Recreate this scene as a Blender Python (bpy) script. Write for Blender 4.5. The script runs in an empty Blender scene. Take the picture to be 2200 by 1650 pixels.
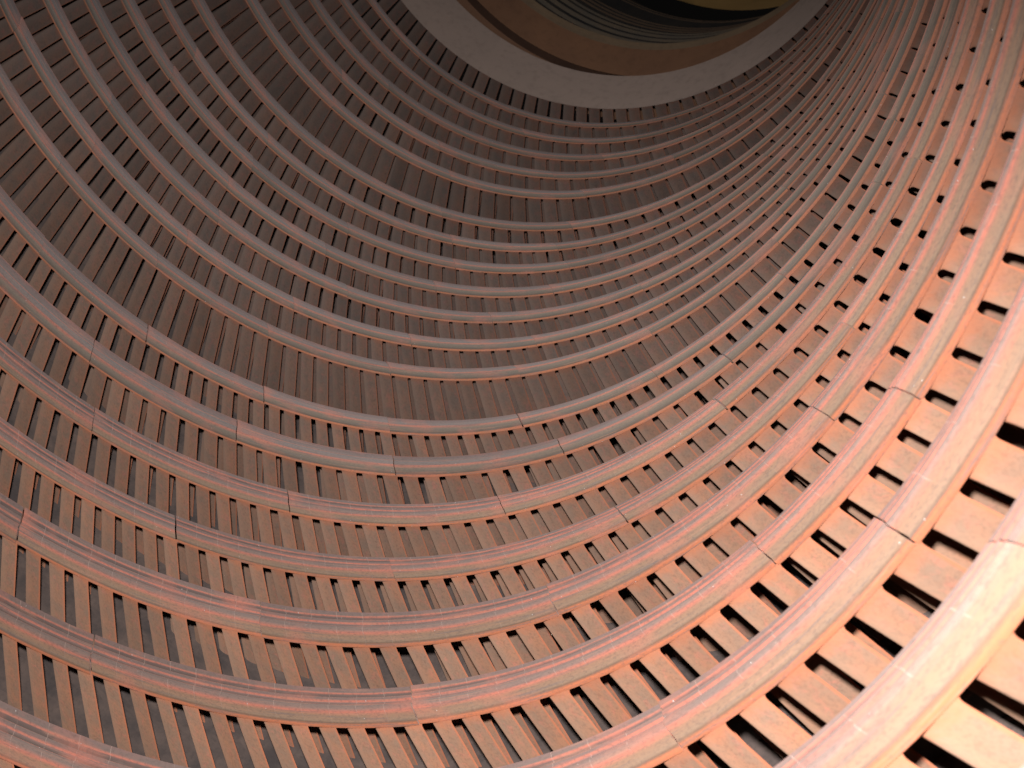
import bpy, math, random
from mathutils import Matrix, Vector

random.seed(7)
scene = bpy.context.scene
SC = 0.6                       # metres per unit of the survey (mid-bore radius = 1)

# ------------------------------------------------------------------ camera
# bore axis = world +Y, camera stands low beside the near wall of the bore
E1 = (0.895306, 0.0, -0.445452)
E2 = (0.197136, 0.896743, 0.396220)
UU = (0.399456, -0.442552, 0.802859)
cam_loc = Vector((1.05933, 0.0, -0.07581)) * SC
right = Vector((E1[0], UU[0], -E2[0]))
up = -Vector((E1[1], UU[1], -E2[1]))
back = -Vector((E1[2], UU[2], -E2[2]))
cm = Matrix((right, up, back)).transposed().to_4x4()
cm.translation = cam_loc
cam = bpy.data.cameras.new('camera')
cam.sensor_fit = 'HORIZONTAL'
cam.sensor_width = 36.0
cam.lens = 2559.32 / 2200.0 * 36.0
cam.clip_start = 0.01
cam.clip_end = 50.0
cam.dof.use_dof = True
cam.dof.focus_distance = 1.1
cam.dof.aperture_fstop = 16.0
camo = bpy.data.objects.new('camera', cam)
scene.collection.objects.link(camo)
camo.matrix_world = cm
scene.camera = camo

# ------------------------------------------------------------------ world: an enclosed dark bore
world = bpy.data.worlds.new('World')
scene.world = world
world.use_nodes = True
bg = world.node_tree.nodes['Background']
bg.inputs['Color'].default_value = (0.55, 0.5, 0.47, 1)
bg.inputs['Strength'].default_value = 0.004

# ------------------------------------------------------------------ the photographer's flash, just above the lens
fl = bpy.data.lights.new('flash', 'SPOT')
fl.energy = 56.0
fl.color = (1.0, 0.94, 0.91)
fl.shadow_soft_size = 0.009
fl.spot_size = math.radians(114)
fl.spot_blend = 0.75
flo = bpy.data.objects.new('flash', fl)
scene.collection.objects.link(flo)
flo.location = cam_loc + up * 0.046 - right * 0.016
aim = (-back - right * 0.14 - up * 0.50).normalized()
flo.rotation_euler = aim.to_track_quat('-Z', 'Y').to_euler()

vs = scene.view_settings
vs.view_transform = 'Standard'
vs.look = 'None'
vs.exposure = 0.0
vs.gamma = 1.0
vs.use_curve_mapping = False
try:
    scene.cycles.max_bounces = 3
    scene.cycles.use_adaptive_sampling = True
    scene.cycles.adaptive_threshold = 0.03
    scene.cycles.use_denoising = True
    scene.cycles.diffuse_bounces = 2
except Exception:
    pass

# ------------------------------------------------------------------ survey of the vane rings
# key, axial place, radius where vanes meet the shroud, angle of vane 0, log pitch angle,
# shroud depth w, shroud thickness h, joints (vane numbers), joint period, kind
RINGS = [
    ('Y', 0.50800, 1.21000, 0.65000, -2.78000, 0.0660, 0.0270, [2], 12, 0),
    ('Z', 0.67268, 1.16482, 0.64874, -2.83458, 0.0600, 0.0290, [-9, 3], 12, 0),
    ('A', 0.82465, 1.11771, 0.89507, -2.98601, 0.0660, 0.0240, [-12, 0, 6], 12, 0),
    ('B', 0.98176, 1.08168, 1.97518, -3.12003, 0.0520, 0.0230, [3, 15, 27, 32], 12, 0),
    ('C', 1.11251, 1.04963, 2.04139, -3.10046, 0.0530, 0.0220, [-1, 9, 20, 30], 10, 0),
    ('D', 1.23619, 1.02179, 1.99823, -3.19797, 0.0380, 0.0175, [3, 13, 23, 33], 10, 0),
    ('E', 1.34944, 0.99607, 2.30645, -3.18595, 0.0400, 0.0170, [4, 14, 24, 34], 10, 0),
    ('F', 1.46347, 0.97233, 2.41927, -3.17089, 0.0450, 0.0155, [4, 12, 20, 28, 36], 8, 1),
    ('G', 1.56786, 0.95071, 2.45464, -3.34927, 0.0330, 0.0150, [7, 15, 23, 31, 39, 47], 8, 1),
    ('H', 1.72220, 0.92076, 2.32745, -3.29210, 0.0270, 0.0145, [8, 16, 24, 32], 8, 1),
    ('I', 1.81381, 0.90189, 1.88293, -3.28848, 0.0290, 0.0135, [-4, 4, 12, 20], 8, 1),
    ('J', 1.90558, 0.88441, 1.91746, -3.29128, 0.0300, 0.0125, [-1, 9, 19], 10, 1),
    ('K', 1.99581, 0.86795, 2.00434, -3.26530, 0.0310, 0.0120, [6, 14], 8, 1),
    ('L', 2.08142, 0.85004, 1.88791, -3.25313, 0.0300, 0.0115, [3, 11], 8, 1),
    ('M', 2.17005, 0.83575, 1.90481, -3.28937, 0.0280, 0.0105, [2, 10], 8, 1),
    ('N', 2.25668, 0.81965, 2.00939, -3.03195, 0.0310, 0.0110, [2, 10], 8, 1),
    ('O', 2.40008, 0.79378, 2.02915, -3.03707, 0.0320, 0.0115, [1, 10], 9, 1),
    ('P', 2.48932, 0.77584, 2.12948, -3.02407, 0.0310, 0.0105, [9, 17], 8, 1),
    ('Q', 2.58137, 0.75967, 2.16250, -3.01022, 0.0300, 0.0095, [12, 20], 8, 1),
    ('R', 2.67316, 0.74452, 2.24293, -2.99932, 0.0290, 0.0085, [7, 15], 8, 1),
    ('S', 2.76548, 0.73029, 2.29704, -3.00026, 0.0260, 0.0070, [14, 22], 8, 1),
    ('T', 2.88178, 0.70785, 2.22683, -2.99729, 0.030, 0.0, [], 8, 2),
]
VANE_H = 0.22
# paint of each stage: (vane tint, shroud tint) - the upstream stages are greyer
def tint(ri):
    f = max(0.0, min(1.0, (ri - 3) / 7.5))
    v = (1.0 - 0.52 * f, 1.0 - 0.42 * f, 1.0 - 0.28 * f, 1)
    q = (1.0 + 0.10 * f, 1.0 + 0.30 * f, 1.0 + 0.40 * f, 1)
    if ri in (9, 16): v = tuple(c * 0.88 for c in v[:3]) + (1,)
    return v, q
BLIND = math.radians(270)      # unseen top of the bore where each row closes

# ------------------------------------------------------------------ materials
def new_mat(name):
    m = bpy.data.materials.new(name)
    m.use_nodes = True
    nt = m.node_tree
    b = nt.nodes['Principled BSDF']
    if 'Diffuse Roughness' in b.inputs: b.inputs['Diffuse Roughness'].default_value = 1.0
    return m, nt, b

class N:
    """tiny node helper"""
    def __init__(s, nt): s.nt = nt
    def n(s, t, **kw):
        x = s.nt.nodes.new(t)
        for k, v in kw.items(): setattr(x, k, v)
        return x
    def link(s, a, b): s.nt.links.new(a, b)
    def put(s, sock, v):
        if hasattr(v, 'is_output'): s.link(v, sock)
        else: sock.default_value = v
    def math(s, op, a, b=0.0, c=0.0, clamp=False):
        x = s.n('ShaderNodeMath', operation=op, use_clamp=clamp)
        s.put(x.inputs[0], a); s.put(x.inputs[1], b)
        if len(x.inputs) > 2: s.put(x.inputs[2], c)
        return x.outputs[0]
    def noise(s, vec, scale, detail=3.0, rough=0.55, dist=0.0):
        x = s.n('ShaderNodeTexNoise')
        s.link(vec, x.inputs['Vector'])
        x.inputs['Scale'].default_value = scale
        x.inputs['Detail'].default_value = detail
        x.inputs['Roughness'].default_value = rough
        x.inputs['Distortion'].default_value = dist
        return x.outputs['Fac']
    def mix(s, f, a, b, blend='MIX'):
        x = s.n('ShaderNodeMix', data_type='RGBA', blend_type=blend)
        s.put(x.inputs[0], f); s.put(x.inputs[6], a); s.put(x.inputs[7], b)
        return x.outputs[2]
    def ramp(s, f, stops, interp='LINEAR'):
        x = s.n('ShaderNodeValToRGB')
        cr = x.color_ramp; cr.interpolation = interp
        while len(cr.elements) < len(stops): cr.elements.new(0.5)
        for e, (p, c) in zip(cr.elements, stops):
            e.position = p; e.color = c if len(c) == 4 else (*c, 1)
        s.put(x.inputs[0], f)
        return x.outputs[0]
    def maprange(s, v, a, b, c=0.0, d=1.0):
        x = s.n('ShaderNodeMapRange', clamp=True)
        s.put(x.inputs[0], v)
        for i, q in enumerate((a, b, c, d)): x.inputs[i + 1].default_value = q
        return x.outputs[0]
    def comb(s, x_, y_, z_):
        x = s.n('ShaderNodeCombineXYZ')
        s.put(x.inputs[0], x_); s.put(x.inputs[1], y_); s.put(x.inputs[2], z_)
        return x.outputs[0]
    def bump(s, b, h, strength, dist):
        x = s.n('ShaderNodeBump')
        x.inputs['Strength'].default_value = strength
        x.inputs['Distance'].default_value = dist
        s.link(h, x.inputs['Height'])
        s.link(x.outputs[0], b.inputs['Normal'])

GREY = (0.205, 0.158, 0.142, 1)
MAUVE = (0.235, 0.155, 0.142, 1)
TAN = (0.320, 0.195, 0.132, 1)
SALMON = (0.530, 0.195, 0.140, 1)
ORANGE = (0.530, 0.185, 0.095, 1)
RUST = (0.400, 0.145, 0.075, 1)
DARK = (0.110, 0.085, 0.075, 1)

def vane_material():
    m, nt, b = new_mat('rusty_vane')
    k = N(nt)
    tc = k.n('ShaderNodeTexCoord'); oi = k.n('ShaderNodeObjectInfo')
    uvs = k.n('ShaderNodeSeparateXYZ'); k.link(tc.outputs['UV'], uvs.inputs[0])
    u, v = uvs.outputs[0], uvs.outputs[1]
    off = k.math('MULTIPLY', oi.outputs['Random'], 37.0)
    va = k.n('ShaderNodeVectorMath', operation='ADD')
    k.link(tc.outputs['Object'], va.inputs[0]); k.link(k.comb(off, off, off), va.inputs[1])
    p = va.outputs[0]
    big = k.noise(p, 38.0, 3.0, 0.6)
    fine = k.noise(p, 420.0, 2.0, 0.65)
    mid = k.noise(p, 120.0, 3.0, 0.6, 0.6)
    base = k.mix(k.maprange(big, 0.35, 0.68), (0.295, 0.190, 0.135, 1), (0.400, 0.200, 0.122, 1))
    base = k.mix(k.maprange(mid, 0.52, 0.75, 0, 0.55), base, SALMON)
    base = k.mix(k.maprange(fine, 0.46, 0.72, 0, 0.5), base, (0.20, 0.125, 0.09, 1))
    base = k.mix(k.maprange(k.noise(p, 190.0, 2.0, 0.6), 0.62, 0.75, 0, 0.3), base, (0.16, 0.09, 0.065, 1))
    # dried water-mark outlines
    w = k.noise(p, 85.0, 2.0, 0.5, 1.6)
    line = k.math('SUBTRACT', 1.0, k.maprange(k.math('ABSOLUTE', k.math('SUBTRACT', w, 0.53)), 0.0, 0.010))
    msk = k.maprange(k.noise(p, 30.0, 1.0), 0.48, 0.62)
    base = k.mix(k.math('MULTIPLY', k.math('MULTIPLY', line, msk), 0.45), base, (0.16, 0.085, 0.055, 1))
    pale = k.maprange(k.math('ADD', u, k.math('MULTIPLY', k.math('SUBTRACT', big, 0.5), 0.35)), 0.30, 0.72, 0.0, 0.6)
    pale = k.math('MULTIPLY', pale, k.maprange(u, 1.0, 1.05, 1.0, 0.0))
    base = k.mix(pale, base, (0.415, 0.275, 0.195, 1))
    # redder rust bloom at the trailing edge and where vane joins shroud
    e1 = k.maprange(u, 0.0, 0.055, 1.0, 0.0)
    e2 = k.maprange(k.math('ADD', v, k.math('MULTIPLY', k.math('SUBTRACT', mid, 0.5), 0.5)), 0.02, 0.30, 0.75, 0.0)
    ed = k.math('MAXIMUM', e1, e2)
    base = k.mix(k.math('MULTIPLY', ed, 0.8), base, ORANGE)
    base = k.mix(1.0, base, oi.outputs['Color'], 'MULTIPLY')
    hs = k.n('ShaderNodeHueSaturation')
    k.link(base, hs.inputs['Color'])
    k.link(k.math('ADD', 0.84, k.math('MULTIPLY', oi.outputs['Random'], 0.28)), hs.inputs['Value'])
    hs.inputs['Saturation'].default_value = 1.0
    k.link(hs.outputs[0], b.inputs['Base Color'])
    b.inputs['Roughness'].default_value = 0.62
    b.inputs['Specular IOR Level'].default_value = 0.35
    k.bump(b, k.noise(p, 300.0, 1.0, 0.6), 0.35, 0.0008)
    return m

def shroud_material(name, stops, seams):
    m, nt, b = new_mat(name)
    k = N(nt)
    tc = k.n('ShaderNodeTexCoord'); oi = k.n('ShaderNodeObjectInfo')
    uvs = k.n('ShaderNodeSeparateXYZ'); k.link(tc.outputs['UV'], uvs.inputs[0])
    u, v = uvs.outputs[0], uvs.outputs[1]
    ur = k.math('ADD', u, k.math('MULTIPLY', oi.outputs['Random'], 61.0))
    vr = k.math('MULTIPLY', oi.outputs['Random'], 13.0)
    streak = k.noise(k.comb(k.math('MULTIPLY', ur, 0.35), k.math('ADD', k.math('MULTIPLY', v, 15.0), vr), 0.0), 1.0, 4.0, 0.62)
    patch = k.noise(k.comb(ur, k.math('ADD', k.math('MULTIPLY', v, 3.0), vr), 3.0), 0.55, 3.0, 0.55)
    fine = k.noise(k.comb(k.math('MULTIPLY', ur, 9.0), k.math('MULTIPLY', v, 30.0), vr), 1.0, 4.0, 0.7)
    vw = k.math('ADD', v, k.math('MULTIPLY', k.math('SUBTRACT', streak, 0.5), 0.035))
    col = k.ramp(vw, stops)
    col = k.mix(k.maprange(patch, 0.52, 0.72, 0, 0.5), col, SALMON)
    endp = k.math('MULTIPLY', k.maprange(k.math('ADD', u, k.math('MULTIPLY', k.math('SUBTRACT', patch, 0.5), 1.6)), 0.15, 0.75, 0.6, 0.0), k.math('MULTIPLY', k.maprange(v, 0.2, 0.4), k.maprange(oi.outputs['Random'], 0.2, 0.9)))
    col = k.mix(endp, col, (0.50, 0.195, 0.140, 1))
    col = k.mix(k.maprange(streak, 0.56, 0.70, 0, 0.55), col, (0.44, 0.235, 0.165, 1))
    col = k.mix(k.maprange(streak, 0.47, 0.34, 0, 0.75), col, GREY)
    col = k.mix(k.maprange(fine, 0.48, 0.72, 0, 0.55), col, (0.135, 0.10, 0.09, 1))
    rough = 0.55
    if seams:
        fr = k.math('ABSOLUTE', k.math('SUBTRACT', k.math('FRACT', k.math('ADD', u, 0.5)), 0.5))
        jit = k.math('MULTIPLY', k.math('SUBTRACT', fine, 0.5), 0.02)
        ln = k.maprange(k.math('ADD', fr, jit), 0.004, 0.015, 1.0, 0.0)
        ln = k.math('MULTIPLY', ln, k.maprange(k.noise(k.comb(ur, k.math('MULTIPLY', v, 8.0), 1.0), 1.0, 2.0), 0.40, 0.55))
        ln = k.math('MULTIPLY', ln, k.maprange(v, 0.28, 0.34))
        col = k.mix(k.math('MULTIPLY', ln, 0.5), col, (0.46, 0.34, 0.29, 1))
    # white scratch marks, and glints painted into the colour as bright specks
    vo = k.n('ShaderNodeTexVoronoi'); vo.inputs['Scale'].default_value = 1.0
    k.link(k.comb(k.math('MULTIPLY', ur, 6.0), k.math('MULTIPLY', v, 9.0), vr), vo.inputs['Vector'])
    glint_nick = k.maprange(vo.outputs['Distance'], 0.05, 0.09, 1.0, 0.0)
    sc_ = k.n('ShaderNodeSeparateColor'); k.link(vo.outputs['Color'], sc_.inputs[0])
    glint_nick = k.math('MULTIPLY', glint_nick, k.maprange(sc_.outputs[0], 0.86, 0.90))
    col = k.mix(glint_nick, col, (0.62, 0.60, 0.58, 1))
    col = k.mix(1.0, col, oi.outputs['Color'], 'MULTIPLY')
    hs = k.n('ShaderNodeHueSaturation')
    k.link(col, hs.inputs['Color'])
    k.link(k.math('ADD', 0.92, k.math('MULTIPLY', oi.outputs['Random'], 0.16)), hs.inputs['Value'])
    k.link(hs.outputs[0], b.inputs['Base Color'])
    b.inputs['Roughness'].default_value = rough
    b.inputs['Specular IOR Level'].default_value = 0.4
    k.bump(b, k.noise(k.comb(k.math('MULTIPLY', u, 6.0), k.math('MULTIPLY', v, 30.0), vr), 1.0, 1.0), 0.3, 0.0007)
    return m

M_VANE = vane_material()
M_SHR = [
    shroud_material('rusty_finned_shroud', [
        (0.00, RUST), (0.07, ORANGE), (0.115, (0.20, 0.125, 0.085)), (0.15, (0.30, 0.205, 0.145)), (0.26, TAN), (0.33, SALMON),
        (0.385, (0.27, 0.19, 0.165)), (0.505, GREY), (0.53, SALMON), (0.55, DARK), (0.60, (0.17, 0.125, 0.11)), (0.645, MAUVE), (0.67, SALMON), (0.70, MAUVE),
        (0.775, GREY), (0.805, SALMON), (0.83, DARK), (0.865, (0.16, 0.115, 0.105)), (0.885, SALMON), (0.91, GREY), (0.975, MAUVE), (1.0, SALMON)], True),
    shroud_material('rusty_plain_shroud', [
        (0.00, RUST), (0.08, ORANGE), (0.12, (0.15, 0.10, 0.075)), (0.22, (0.205, 0.155, 0.12)), (0.36, (0.26, 0.19, 0.145)), (0.44, SALMON),  # rust tones, plus painted shade under the rib and a lit upper face
        (0.48, (0.26, 0.195, 0.175)), (0.68, (0.255, 0.205, 0.19)), (0.70, SALMON), (0.73, (0.24, 0.185, 0.17)), (0.92, MAUVE), (1.0, SALMON)], False),
]

def plain_material(name, a, b_, scale, rough=0.7, bump=0.3, stretch=None):
    m, nt, b = new_mat(name)
    k = N(nt)
    g = k.n('ShaderNodeNewGeometry')
    p = g.outputs['Position']
    n1 = k.noise(p, scale, 5.0, 0.65)
    n2 = k.noise(p, scale * 9, 3.0, 0.6)
    col = k.mix(k.maprange(n1, 0.35, 0.68), a, b_)
    col = k.mix(k.maprange(n2, 0.5, 0.8, 0, 0.4), col, tuple(x * 0.55 for x in a[:3]) + (1,))
    k.link(col, b.inputs['Base Color'])
    b.inputs['Roughness'].default_value = rough
    b.inputs['Specular IOR Level'].default_value = 0.3
    return m

M_CASE = plain_material('dark_casing', (0.085, 0.072, 0.070, 1), (0.17, 0.128, 0.112, 1), 22)  # one dark mottled tone over the whole casing wall
M_COLLAR = plain_material('pale_grey_collar', (0.375, 0.295, 0.255, 1), (0.42, 0.325, 0.28, 1), 9, bump=0.1)
M_PLATE = plain_material('brown_plate', (0.26, 0.140, 0.085, 1), (0.33, 0.175, 0.100, 1), 8, bump=0.15)
M_RIM = plain_material('tan_rim', (0.26, 0.185, 0.12, 1), (0.31, 0.22, 0.14, 1), 12)
M_SEAL = plain_material('black_seal', (0.030, 0.029, 0.030, 1), (0.060, 0.050, 0.042, 1), 16)
M_FIN = plain_material('worn_seal_fin', (0.17, 0.15, 0.125, 1), (0.24, 0.185, 0.13, 1), 20)

M_GROOVE = plain_material('dark_groove', (0.075, 0.042, 0.030, 1), (0.10, 0.055, 0.038, 1), 16)
M_BROWN = plain_material('brown_seal_land', (0.15, 0.105, 0.075, 1), (0.20, 0.135, 0.09, 1), 20)
def panel_material():
    m, nt, b = new_mat('yellow_board')
    k = N(nt)
    g = k.n('ShaderNodeNewGeometry'); p = g.outputs['Position']
    sp = k.n('ShaderNodeSeparateXYZ'); k.link(p, sp.inputs[0])
    grain = k.noise(k.comb(k.math('MULTIPLY', sp.outputs[0], 1.0), 0.0, k.math('MULTIPLY', sp.outputs[2], 7.0)), 9.0, 5.0, 0.6)
    col = k.mix(k.maprange(grain, 0.3, 0.7), (0.50, 0.31, 0.10, 1), (0.64, 0.42, 0.15, 1))
    col = k.mix(k.maprange(k.noise(p, 14.0, 4.0), 0.58, 0.72, 0, 0.7), col, (0.30, 0.20, 0.06, 1))
    k.link(col, b.inputs['Base Color'])
    b.inputs['Roughness'].default_value = 0.6
    return m
M_YEL = panel_material()

# ------------------------------------------------------------------ helpers
COL = scene.collection
def mesh(name, verts, faces, uvs=None, mat=None, sharp=30):
    me = bpy.data.meshes.new(name)
    me.from_pydata(verts, [], faces)
    if uvs is not None:
        l = me.uv_layers.new(name='UVMap')
        flat = [c for f in uvs for q in f for c in q]
        l.data.foreach_set('uv', flat)
    me.polygons.foreach_set('use_smooth', [True] * len(me.polygons))
    me.set_sharp_from_angle(angle=math.radians(sharp))
    if mat: me.materials.append(mat)
    me.update()
    return me
def link(name, me, parent=None):
    o = bpy.data.objects.new(name, me)
    COL.objects.link(o)
    if parent is not None: o.parent = parent
    return o
def tag(o, label=None, cat=None, group=None, kind=None):
    if label: o['label'] = label
    if cat: o['category'] = cat
    if group: o['group'] = group
    if kind: o['kind'] = kind
    return o
def lathe(name, prof, mat, parent=None, seg=180, closed=False, sharp=25):
    """prof: list of (axial t, radius) in survey units, swept right round the bore"""
    n = len(prof); V = []; F = []
    for j in range(seg):
        a = 2 * math.pi * j / seg
        for t, r in prof:
            V.append((r * math.cos(a) * SC, t * SC, -r * math.sin(a) * SC))
    m = n if closed else n - 1
    for j in range(seg):
        j2 = (j + 1) % seg
        for i in range(m):
            i2 = (i + 1) % n
            F.append((j * n + i, j * n + i2, j2 * n + i2, j2 * n + i))
    return link(name, mesh(name, V, F, None, mat, sharp), parent)

# ------------------------------------------------------------------ vane shape (pitch units: y tangential, a axial)
SUCT = [(0, 0.0), (-.15, .012), (-.32, .031), (-.48, .058), (-.62, .094), (-.74, .140), (-.84, .198), (-.915, .270),
        (-.965, .355), (-1.0, .45), (-1.012, .52), (-1.0, .565), (-.965, .575)]
PRES = [(-.93, .53), (-.88, .44), (-.80, .345), (-.68, .255), (-.54, .185), (-.36, .118), (-.18, .064), (-.04, .033), (0.010, .022)]
def vane_mesh(p, hgt, flare=1.0, ysc=0.93):
    poly = SUCT + PRES
    n = len(poly)
    def normal(i):
        (y0, a0), (y1, a1) = poly[i - 1], poly[(i + 1) % n]
        dy, da = y1 - y0, a1 - a0
        L = math.hypot(dy, da)
        return (da / L, -dy / L)       # outward (y, a)
    nr = [normal(i) for i in range(n)]
    # make sure normals point outward
    cy = sum(q[0] for q in poly) / n; ca = sum(q[1] for q in poly) / n
    if sum((q[0] - cy) * k[0] + (q[1] - ca) * k[1] for q, k in zip(poly, nr)) < 0:
        nr = [(-a, -b) for a, b in nr]
    levels = [(-0.02, .075), (0.0, .070), (.018, .040), (.045, .016), (.085, .003), (.14, 0.0), (hgt / p, 0.0)]
    V = []; F = []; UV = []
    su = [0.0]
    for i in range(1, n):
        su.append(su[-1] + math.dist(poly[i], poly[i - 1]))
    su = [x / su[len(SUCT) - 1] for x in su] + [0.0]
    for rho, f in levels:
        f *= flare
        for (y, a), (ny, na) in zip(poly, nr):
            yy = y * ysc + ny * f
            aa = max(a + na * f * 0.6, min(a, 0.004)) + 0.022
            V.append((rho * p * SC, aa * p * SC, yy * p * SC))
    L = len(levels)
    for l in range(L - 1):
        for i in range(n):
            j = (i + 1) % n
            F.append((l * n + i, l * n + j, (l + 1) * n + j, (l + 1) * n + i))
            u0 = su[i]; u1 = su[j] if j else 2.9
            if i == n - 1: u0, u1 = 0.0, 0.0
            v0, v1 = levels[l][0], levels[l + 1][0]
            UV.append(((u0, v0), (u1, v0), (u1, v1), (u0, v1)))
    return mesh('vane', V, F, UV, M_VANE, 40)

# shroud section: (a/w, v/h measured from the bore outward, colour coordinate)
PROF0 = [(0.00, 1.0, 0.0), (0.00, 0.70, 0.10), (0.018, 0.64, 0.125), (0.035, 0.57, 0.15), (0.10, 0.27, 0.26), (0.150, 0.12, 0.33),
         (0.165, 0.05, 0.355), (0.215, 0.0, 0.385), (0.235, -0.06, 0.40), (0.345, -0.06, 0.52), (0.36, 0.06, 0.54), (0.49, 0.06, 0.66),
         (0.505, -0.06, 0.68), (0.62, -0.06, 0.79), (0.637, 0.08, 0.83), (0.755, 0.08, 0.86), (0.770, -0.05, 0.885),
         (0.975, -0.05, 0.97), (1.0, 0.06, 1.0), (1.0, 1.0, 1.0)]
PROF1 = [(0.00, 1.0, 0.0), (0.00, 0.70, 0.10), (0.03, 0.62, 0.14), (0.05, 0.45, 0.22), (0.11, 0.24, 0.32), (0.19, 0.09, 0.40),
         (0.27, 0.01, 0.45), (0.32, 0.0, 0.48), (0.56, 0.0, 0.68), (0.60, 0.05, 0.71), (0.93, 0.05, 0.93), (0.98, 0.10, 0.97),
         (1.0, 0.22, 1.0), (1.0, 1.0, 1.0)]
SKEW = 0.70
def segment_mesh(r, w, h, d, nv, kind):
    """arc of nv vanes; local frame = ring centre, starts at angle 0 and runs to decreasing angle"""
    prof = PROF0 if kind == 0 else PROF1
    gap = 0.0009 / r
    st = []
    for k in range(nv):
        if kind == 0 and k > 0:
            st += [(k - 0.010, 0), (k, 1), (k + 0.010, 0)]
        elif k == 0:
            st += [(gap / d, 0)]
        else:
            st += [(k, 0)]
        st += [(k + 0.34, 0), (k + 0.67, 0)]
    st += [(nv - gap / d, 0)]
    n = len(prof); V = []; F = []; UV = []
    for s, g in st:
        for i, (fa, fv, cc) in enumerate(prof):
            q = max(0.0, min(1.0, (fa - 0.03) / 0.97))
            sh = SKEW * (q + 0.018 * math.sin(q * 8.0))
            ang = -s * d + sh * d
            rr = r - h + fv * h + (0.00045 if (g and 0 < i < n - 1) else 0.0)
            V.append((rr * math.cos(ang) * SC, fa * w * SC, -rr * math.sin(ang) * SC))
    for j in range(len(st) - 1):
        for i in range(n):
            i2 = (i + 1) % n
            F.append((j * n + i, j * n + i2, (j + 1) * n + i2, (j + 1) * n + i))
            c0, c1 = prof[i][2], (prof[i2][2] if i2 else 1.0)
            a, b = st[j][0], st[j + 1][0]
            UV.append(((a, c0), (a, c1), (b, c1), (b, c0)))
    e = (len(st) - 1) * n
    F.append(tuple(range(n))); UV.append(tuple((0.0, q[2]) for q in prof))
    F.append(tuple(e + i for i in reversed(range(n)))); UV.append(tuple((0.0, q[2]) for q in prof))
    return mesh('shroud_segment', V, F, UV, M_SHR[kind], 22)

ORD = ['first', 'second', 'third', 'fourth', 'fifth', 'sixth', 'seventh', 'eighth', 'ninth', 'tenth', 'eleventh',
       'twelfth', 'thirteenth', 'fourteenth', 'fifteenth', 'sixteenth', 'seventeenth', 'eighteenth', 'nineteenth',
       'twentieth', 'twenty-first', 'twenty-second']
LAB = {
    'Y': 'nearest rusty vane ring, only a sliver in the bottom right corner',
    'Z': 'bright rusty vane ring crossing the bottom right corner, second nearest',
    'A': 'broad finned vane ring cut off by the bottom edge, third nearest',
    'B': 'broad finned vane ring, lowest one seen whole across the picture',
    'C': 'broad finned vane ring just above the lowest whole one, fifth nearest',
    'H': 'vane ring in mid picture whose vanes show longest, below it the widest row',
    'O': 'dim vane ring with a wide row of vanes, fifth before the grey collar',
    'T': 'dim row of vanes tucked directly under the grey collar',
    'S': 'dim smooth vane ring next before the grey collar',
}

# ------------------------------------------------------------------ build the vane rings
for ri, (key, t, r, ph, ld, w, h, joints, per, kind) in enumerate(RINGS):
    d = math.exp(ld)
    p = d * r
    ring = bpy.data.objects.new('vane_ring', None)
    COL.objects.link(ring)
    ring.empty_display_size = 0.05
    ring.location = (0, t * SC, 0)
    far = len(RINGS) - 1 - ri
    lab = LAB.get(key)
    if lab is None:
        if ri < 9: lab = 'rusty vane ring, %s nearest to the camera, counted from the bottom right corner' % ORD[ri]
        else: lab = 'rusty smooth vane ring, %s one before the grey collar at the far end' % ORD[far - 1]
    tag(ring, lab, 'vane ring', 'rings of guide vanes lining the bore')
    # vanes
    vm = vane_mesh(p, VANE_H, 1.0, {9: 1.02, 16: 1.02, 7: 0.95, 8: 0.95}.get(ri, 0.93 if ri < 7 else 0.98))
    k_lo = math.floor((ph - BLIND) / d) + 1
    nv = int(2 * math.pi / d)
    rnd = random.Random(ri * 101 + 3)
    for k in range(k_lo, k_lo + nv):
        th = ph - k * d + rnd.gauss(0, 0.008) * d
        o = link('vane', vm, ring)
        o.rotation_euler = (rnd.gauss(0, 0.006), th, rnd.gauss(0, 0.003))
        o.location = (r * math.cos(th) * SC, rnd.gauss(0, 0.0002), -r * math.sin(th) * SC)
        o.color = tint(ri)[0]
    if kind == 2: continue
    # shroud segments between joints
    js = sorted(joints)
    while js[0] - per >= k_lo: js.insert(0, js[0] - per)
    while js[-1] + per <= k_lo + nv: js.append(js[-1] + per)
    if js[0] > k_lo: js.insert(0, k_lo)
    if js[-1] < k_lo + nv: js.append(k_lo + nv)
    cache = {}
    for a, b in zip(js[:-1], js[1:]):
        L = b - a
        if L < 1: continue
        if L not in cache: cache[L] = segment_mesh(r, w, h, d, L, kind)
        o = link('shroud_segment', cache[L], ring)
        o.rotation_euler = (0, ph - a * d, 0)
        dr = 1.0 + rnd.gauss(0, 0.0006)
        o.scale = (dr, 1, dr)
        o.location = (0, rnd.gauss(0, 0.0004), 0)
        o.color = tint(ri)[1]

# ------------------------------------------------------------------ casing that carries the vanes
prof = []
for i, (key, t, r, ph, ld, w, h, *_r) in enumerate(RINGS):
    R = r + VANE_H - 0.004
    prof += [(t - 0.012, R), (t + max(w, 0.03) * 0.95, R), (t + max(w, 0.03) * 0.95, R + 0.012)]
    nxt = RINGS[i + 1][1] - 0.012 if i + 1 < len(RINGS) else t + w + 0.02
    prof += [(nxt, R + 0.012 - 0.16 * max(0, nxt - t - w))]
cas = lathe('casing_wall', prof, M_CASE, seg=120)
tag(cas, 'dark curved casing wall glimpsed through the slots behind the vanes', 'casing', kind='structure')

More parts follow.
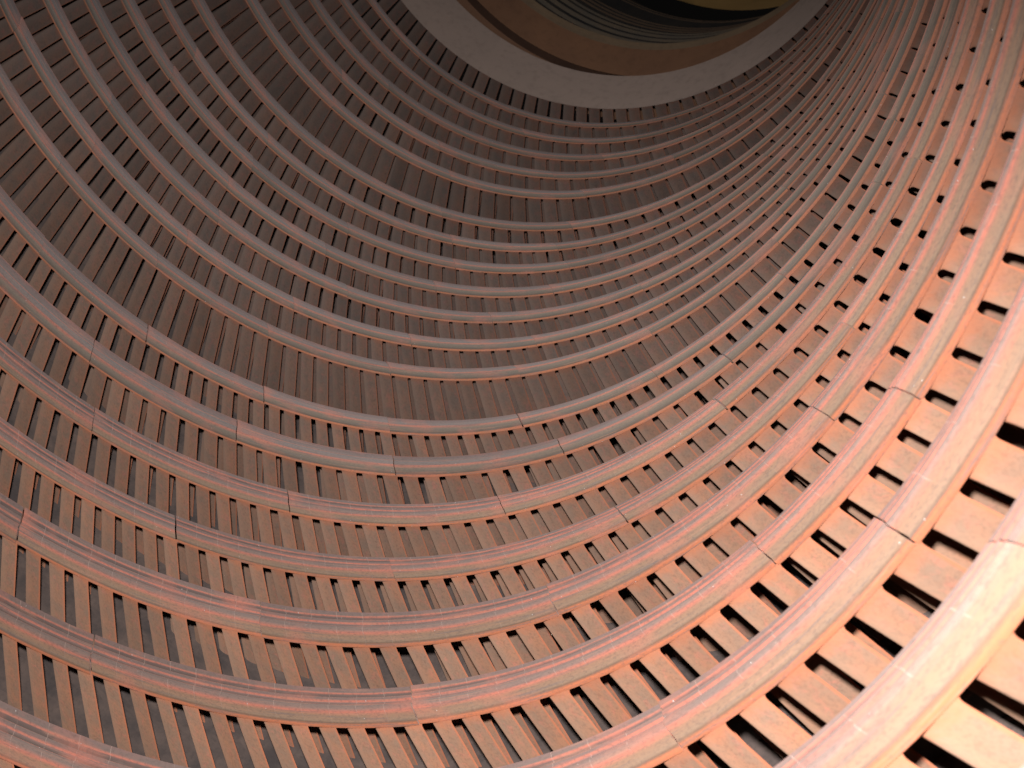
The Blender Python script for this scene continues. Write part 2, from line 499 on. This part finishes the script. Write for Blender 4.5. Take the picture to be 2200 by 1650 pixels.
# ------------------------------------------------------------------ far end: grey collar, brown plate, black seal bore, board
col_ = lathe('collar', [(2.872, 0.7095), (2.872, 0.7070), (2.876, 0.7050), (2.94, 0.6815), (3.004, 0.6590), (3.01, 0.6574),
                        (3.018, 0.659), (3.026, 0.672), (2.914, 0.7095)], M_COLLAR, closed=True)
tag(col_, 'smooth pale grey conical collar at the far end of the vane rings', 'collar')
plate = bpy.data.objects.new('seal_plate', None); COL.objects.link(plate)
plate.location = (0, 3.22 * SC, 0)
tag(plate, 'rusty brown flat ring plate behind the grey collar', 'plate')
def part(o, par):
    o.location = (0, -par.location.y, 0); o.parent = par
    return o
part(lathe('outer_face', [(3.195, 0.83), (3.206, 0.734), (3.208, 0.727)], M_PLATE), plate)
part(lathe('groove', [(3.208, 0.727), (3.29, 0.726), (3.29, 0.713), (3.222, 0.710)], M_GROOVE), plate)
part(lathe('inner_face', [(3.222, 0.710), (3.25, 0.690), (3.302, 0.652)], M_PLATE), plate)
part(lathe('inner_rim', [(3.302, 0.652), (3.308, 0.6445), (3.318, 0.6404), (3.335, 0.6404), (3.345, 0.69)], M_RIM), plate)
sb = bpy.data.objects.new('seal_bore', None); COL.objects.link(sb)
sb.location = (0, 3.34 * SC, 0)
tag(sb, 'dark finned seal bore running on beyond the brown plate', 'seal')
part(lathe('bore_wall', [(3.345, 0.70), (4.25, 0.78)], M_SEAL), sb)
LANDS = [(3.352, 3.386, 0.662, 0), (3.410, 3.444, 0.663, 0), (3.470, 3.504, 0.664, 0), (3.530, 3.564, 0.666, 0), (3.586, 3.606, 0.668, 0),
         (3.660, 3.678, 0.676, 1), (3.700, 3.718, 0.678, 1), (3.740, 3.754, 0.680, 1), (3.940, 3.950, 0.700, 1), (3.972, 3.980, 0.702, 1)]
for t0, t1, R0, c in LANDS:
    land = part(lathe('seal_land', [(t0, R0 + 0.05), (t0, R0 + 0.001), (t0 + 0.002, R0), (t1 - 0.002, R0), (t1, R0 + 0.001), (t1, R0 + 0.05)],
                      M_BROWN if c else M_FIN, seg=140), sb)
    land.data.materials.append(M_SEAL)           # black flanks, so the grooves between the lands read dark
    land.data.polygons.foreach_set('material_index', [1 if (i % 5) in (0, 4) else 0 for i in range(len(land.data.polygons))])
# board closing the far end
V = []; F = []
ns = 96
for z, rr in ((4.30, 0.0),):
    V.append((0, 4.30 * SC, 0))
for j in range(ns):
    a = 2 * math.pi * j / ns
    V.append((0.727 * SC * math.cos(a), 4.30 * SC, -0.727 * SC * math.sin(a)))
for j in range(ns):
    a = 2 * math.pi * j / ns
    V.append((0.727 * SC * math.cos(a), 4.33 * SC, -0.727 * SC * math.sin(a)))
for j in range(ns):
    j2 = (j + 1) % ns
    F.append((0, 1 + j2, 1 + j)); F.append((1 + j, 1 + j2, 1 + ns + j2, 1 + ns + j))
brd = link('end_board', mesh('end_board', V, F, None, M_YEL))
tag(brd, 'yellow board glimpsed through the far opening', 'board')
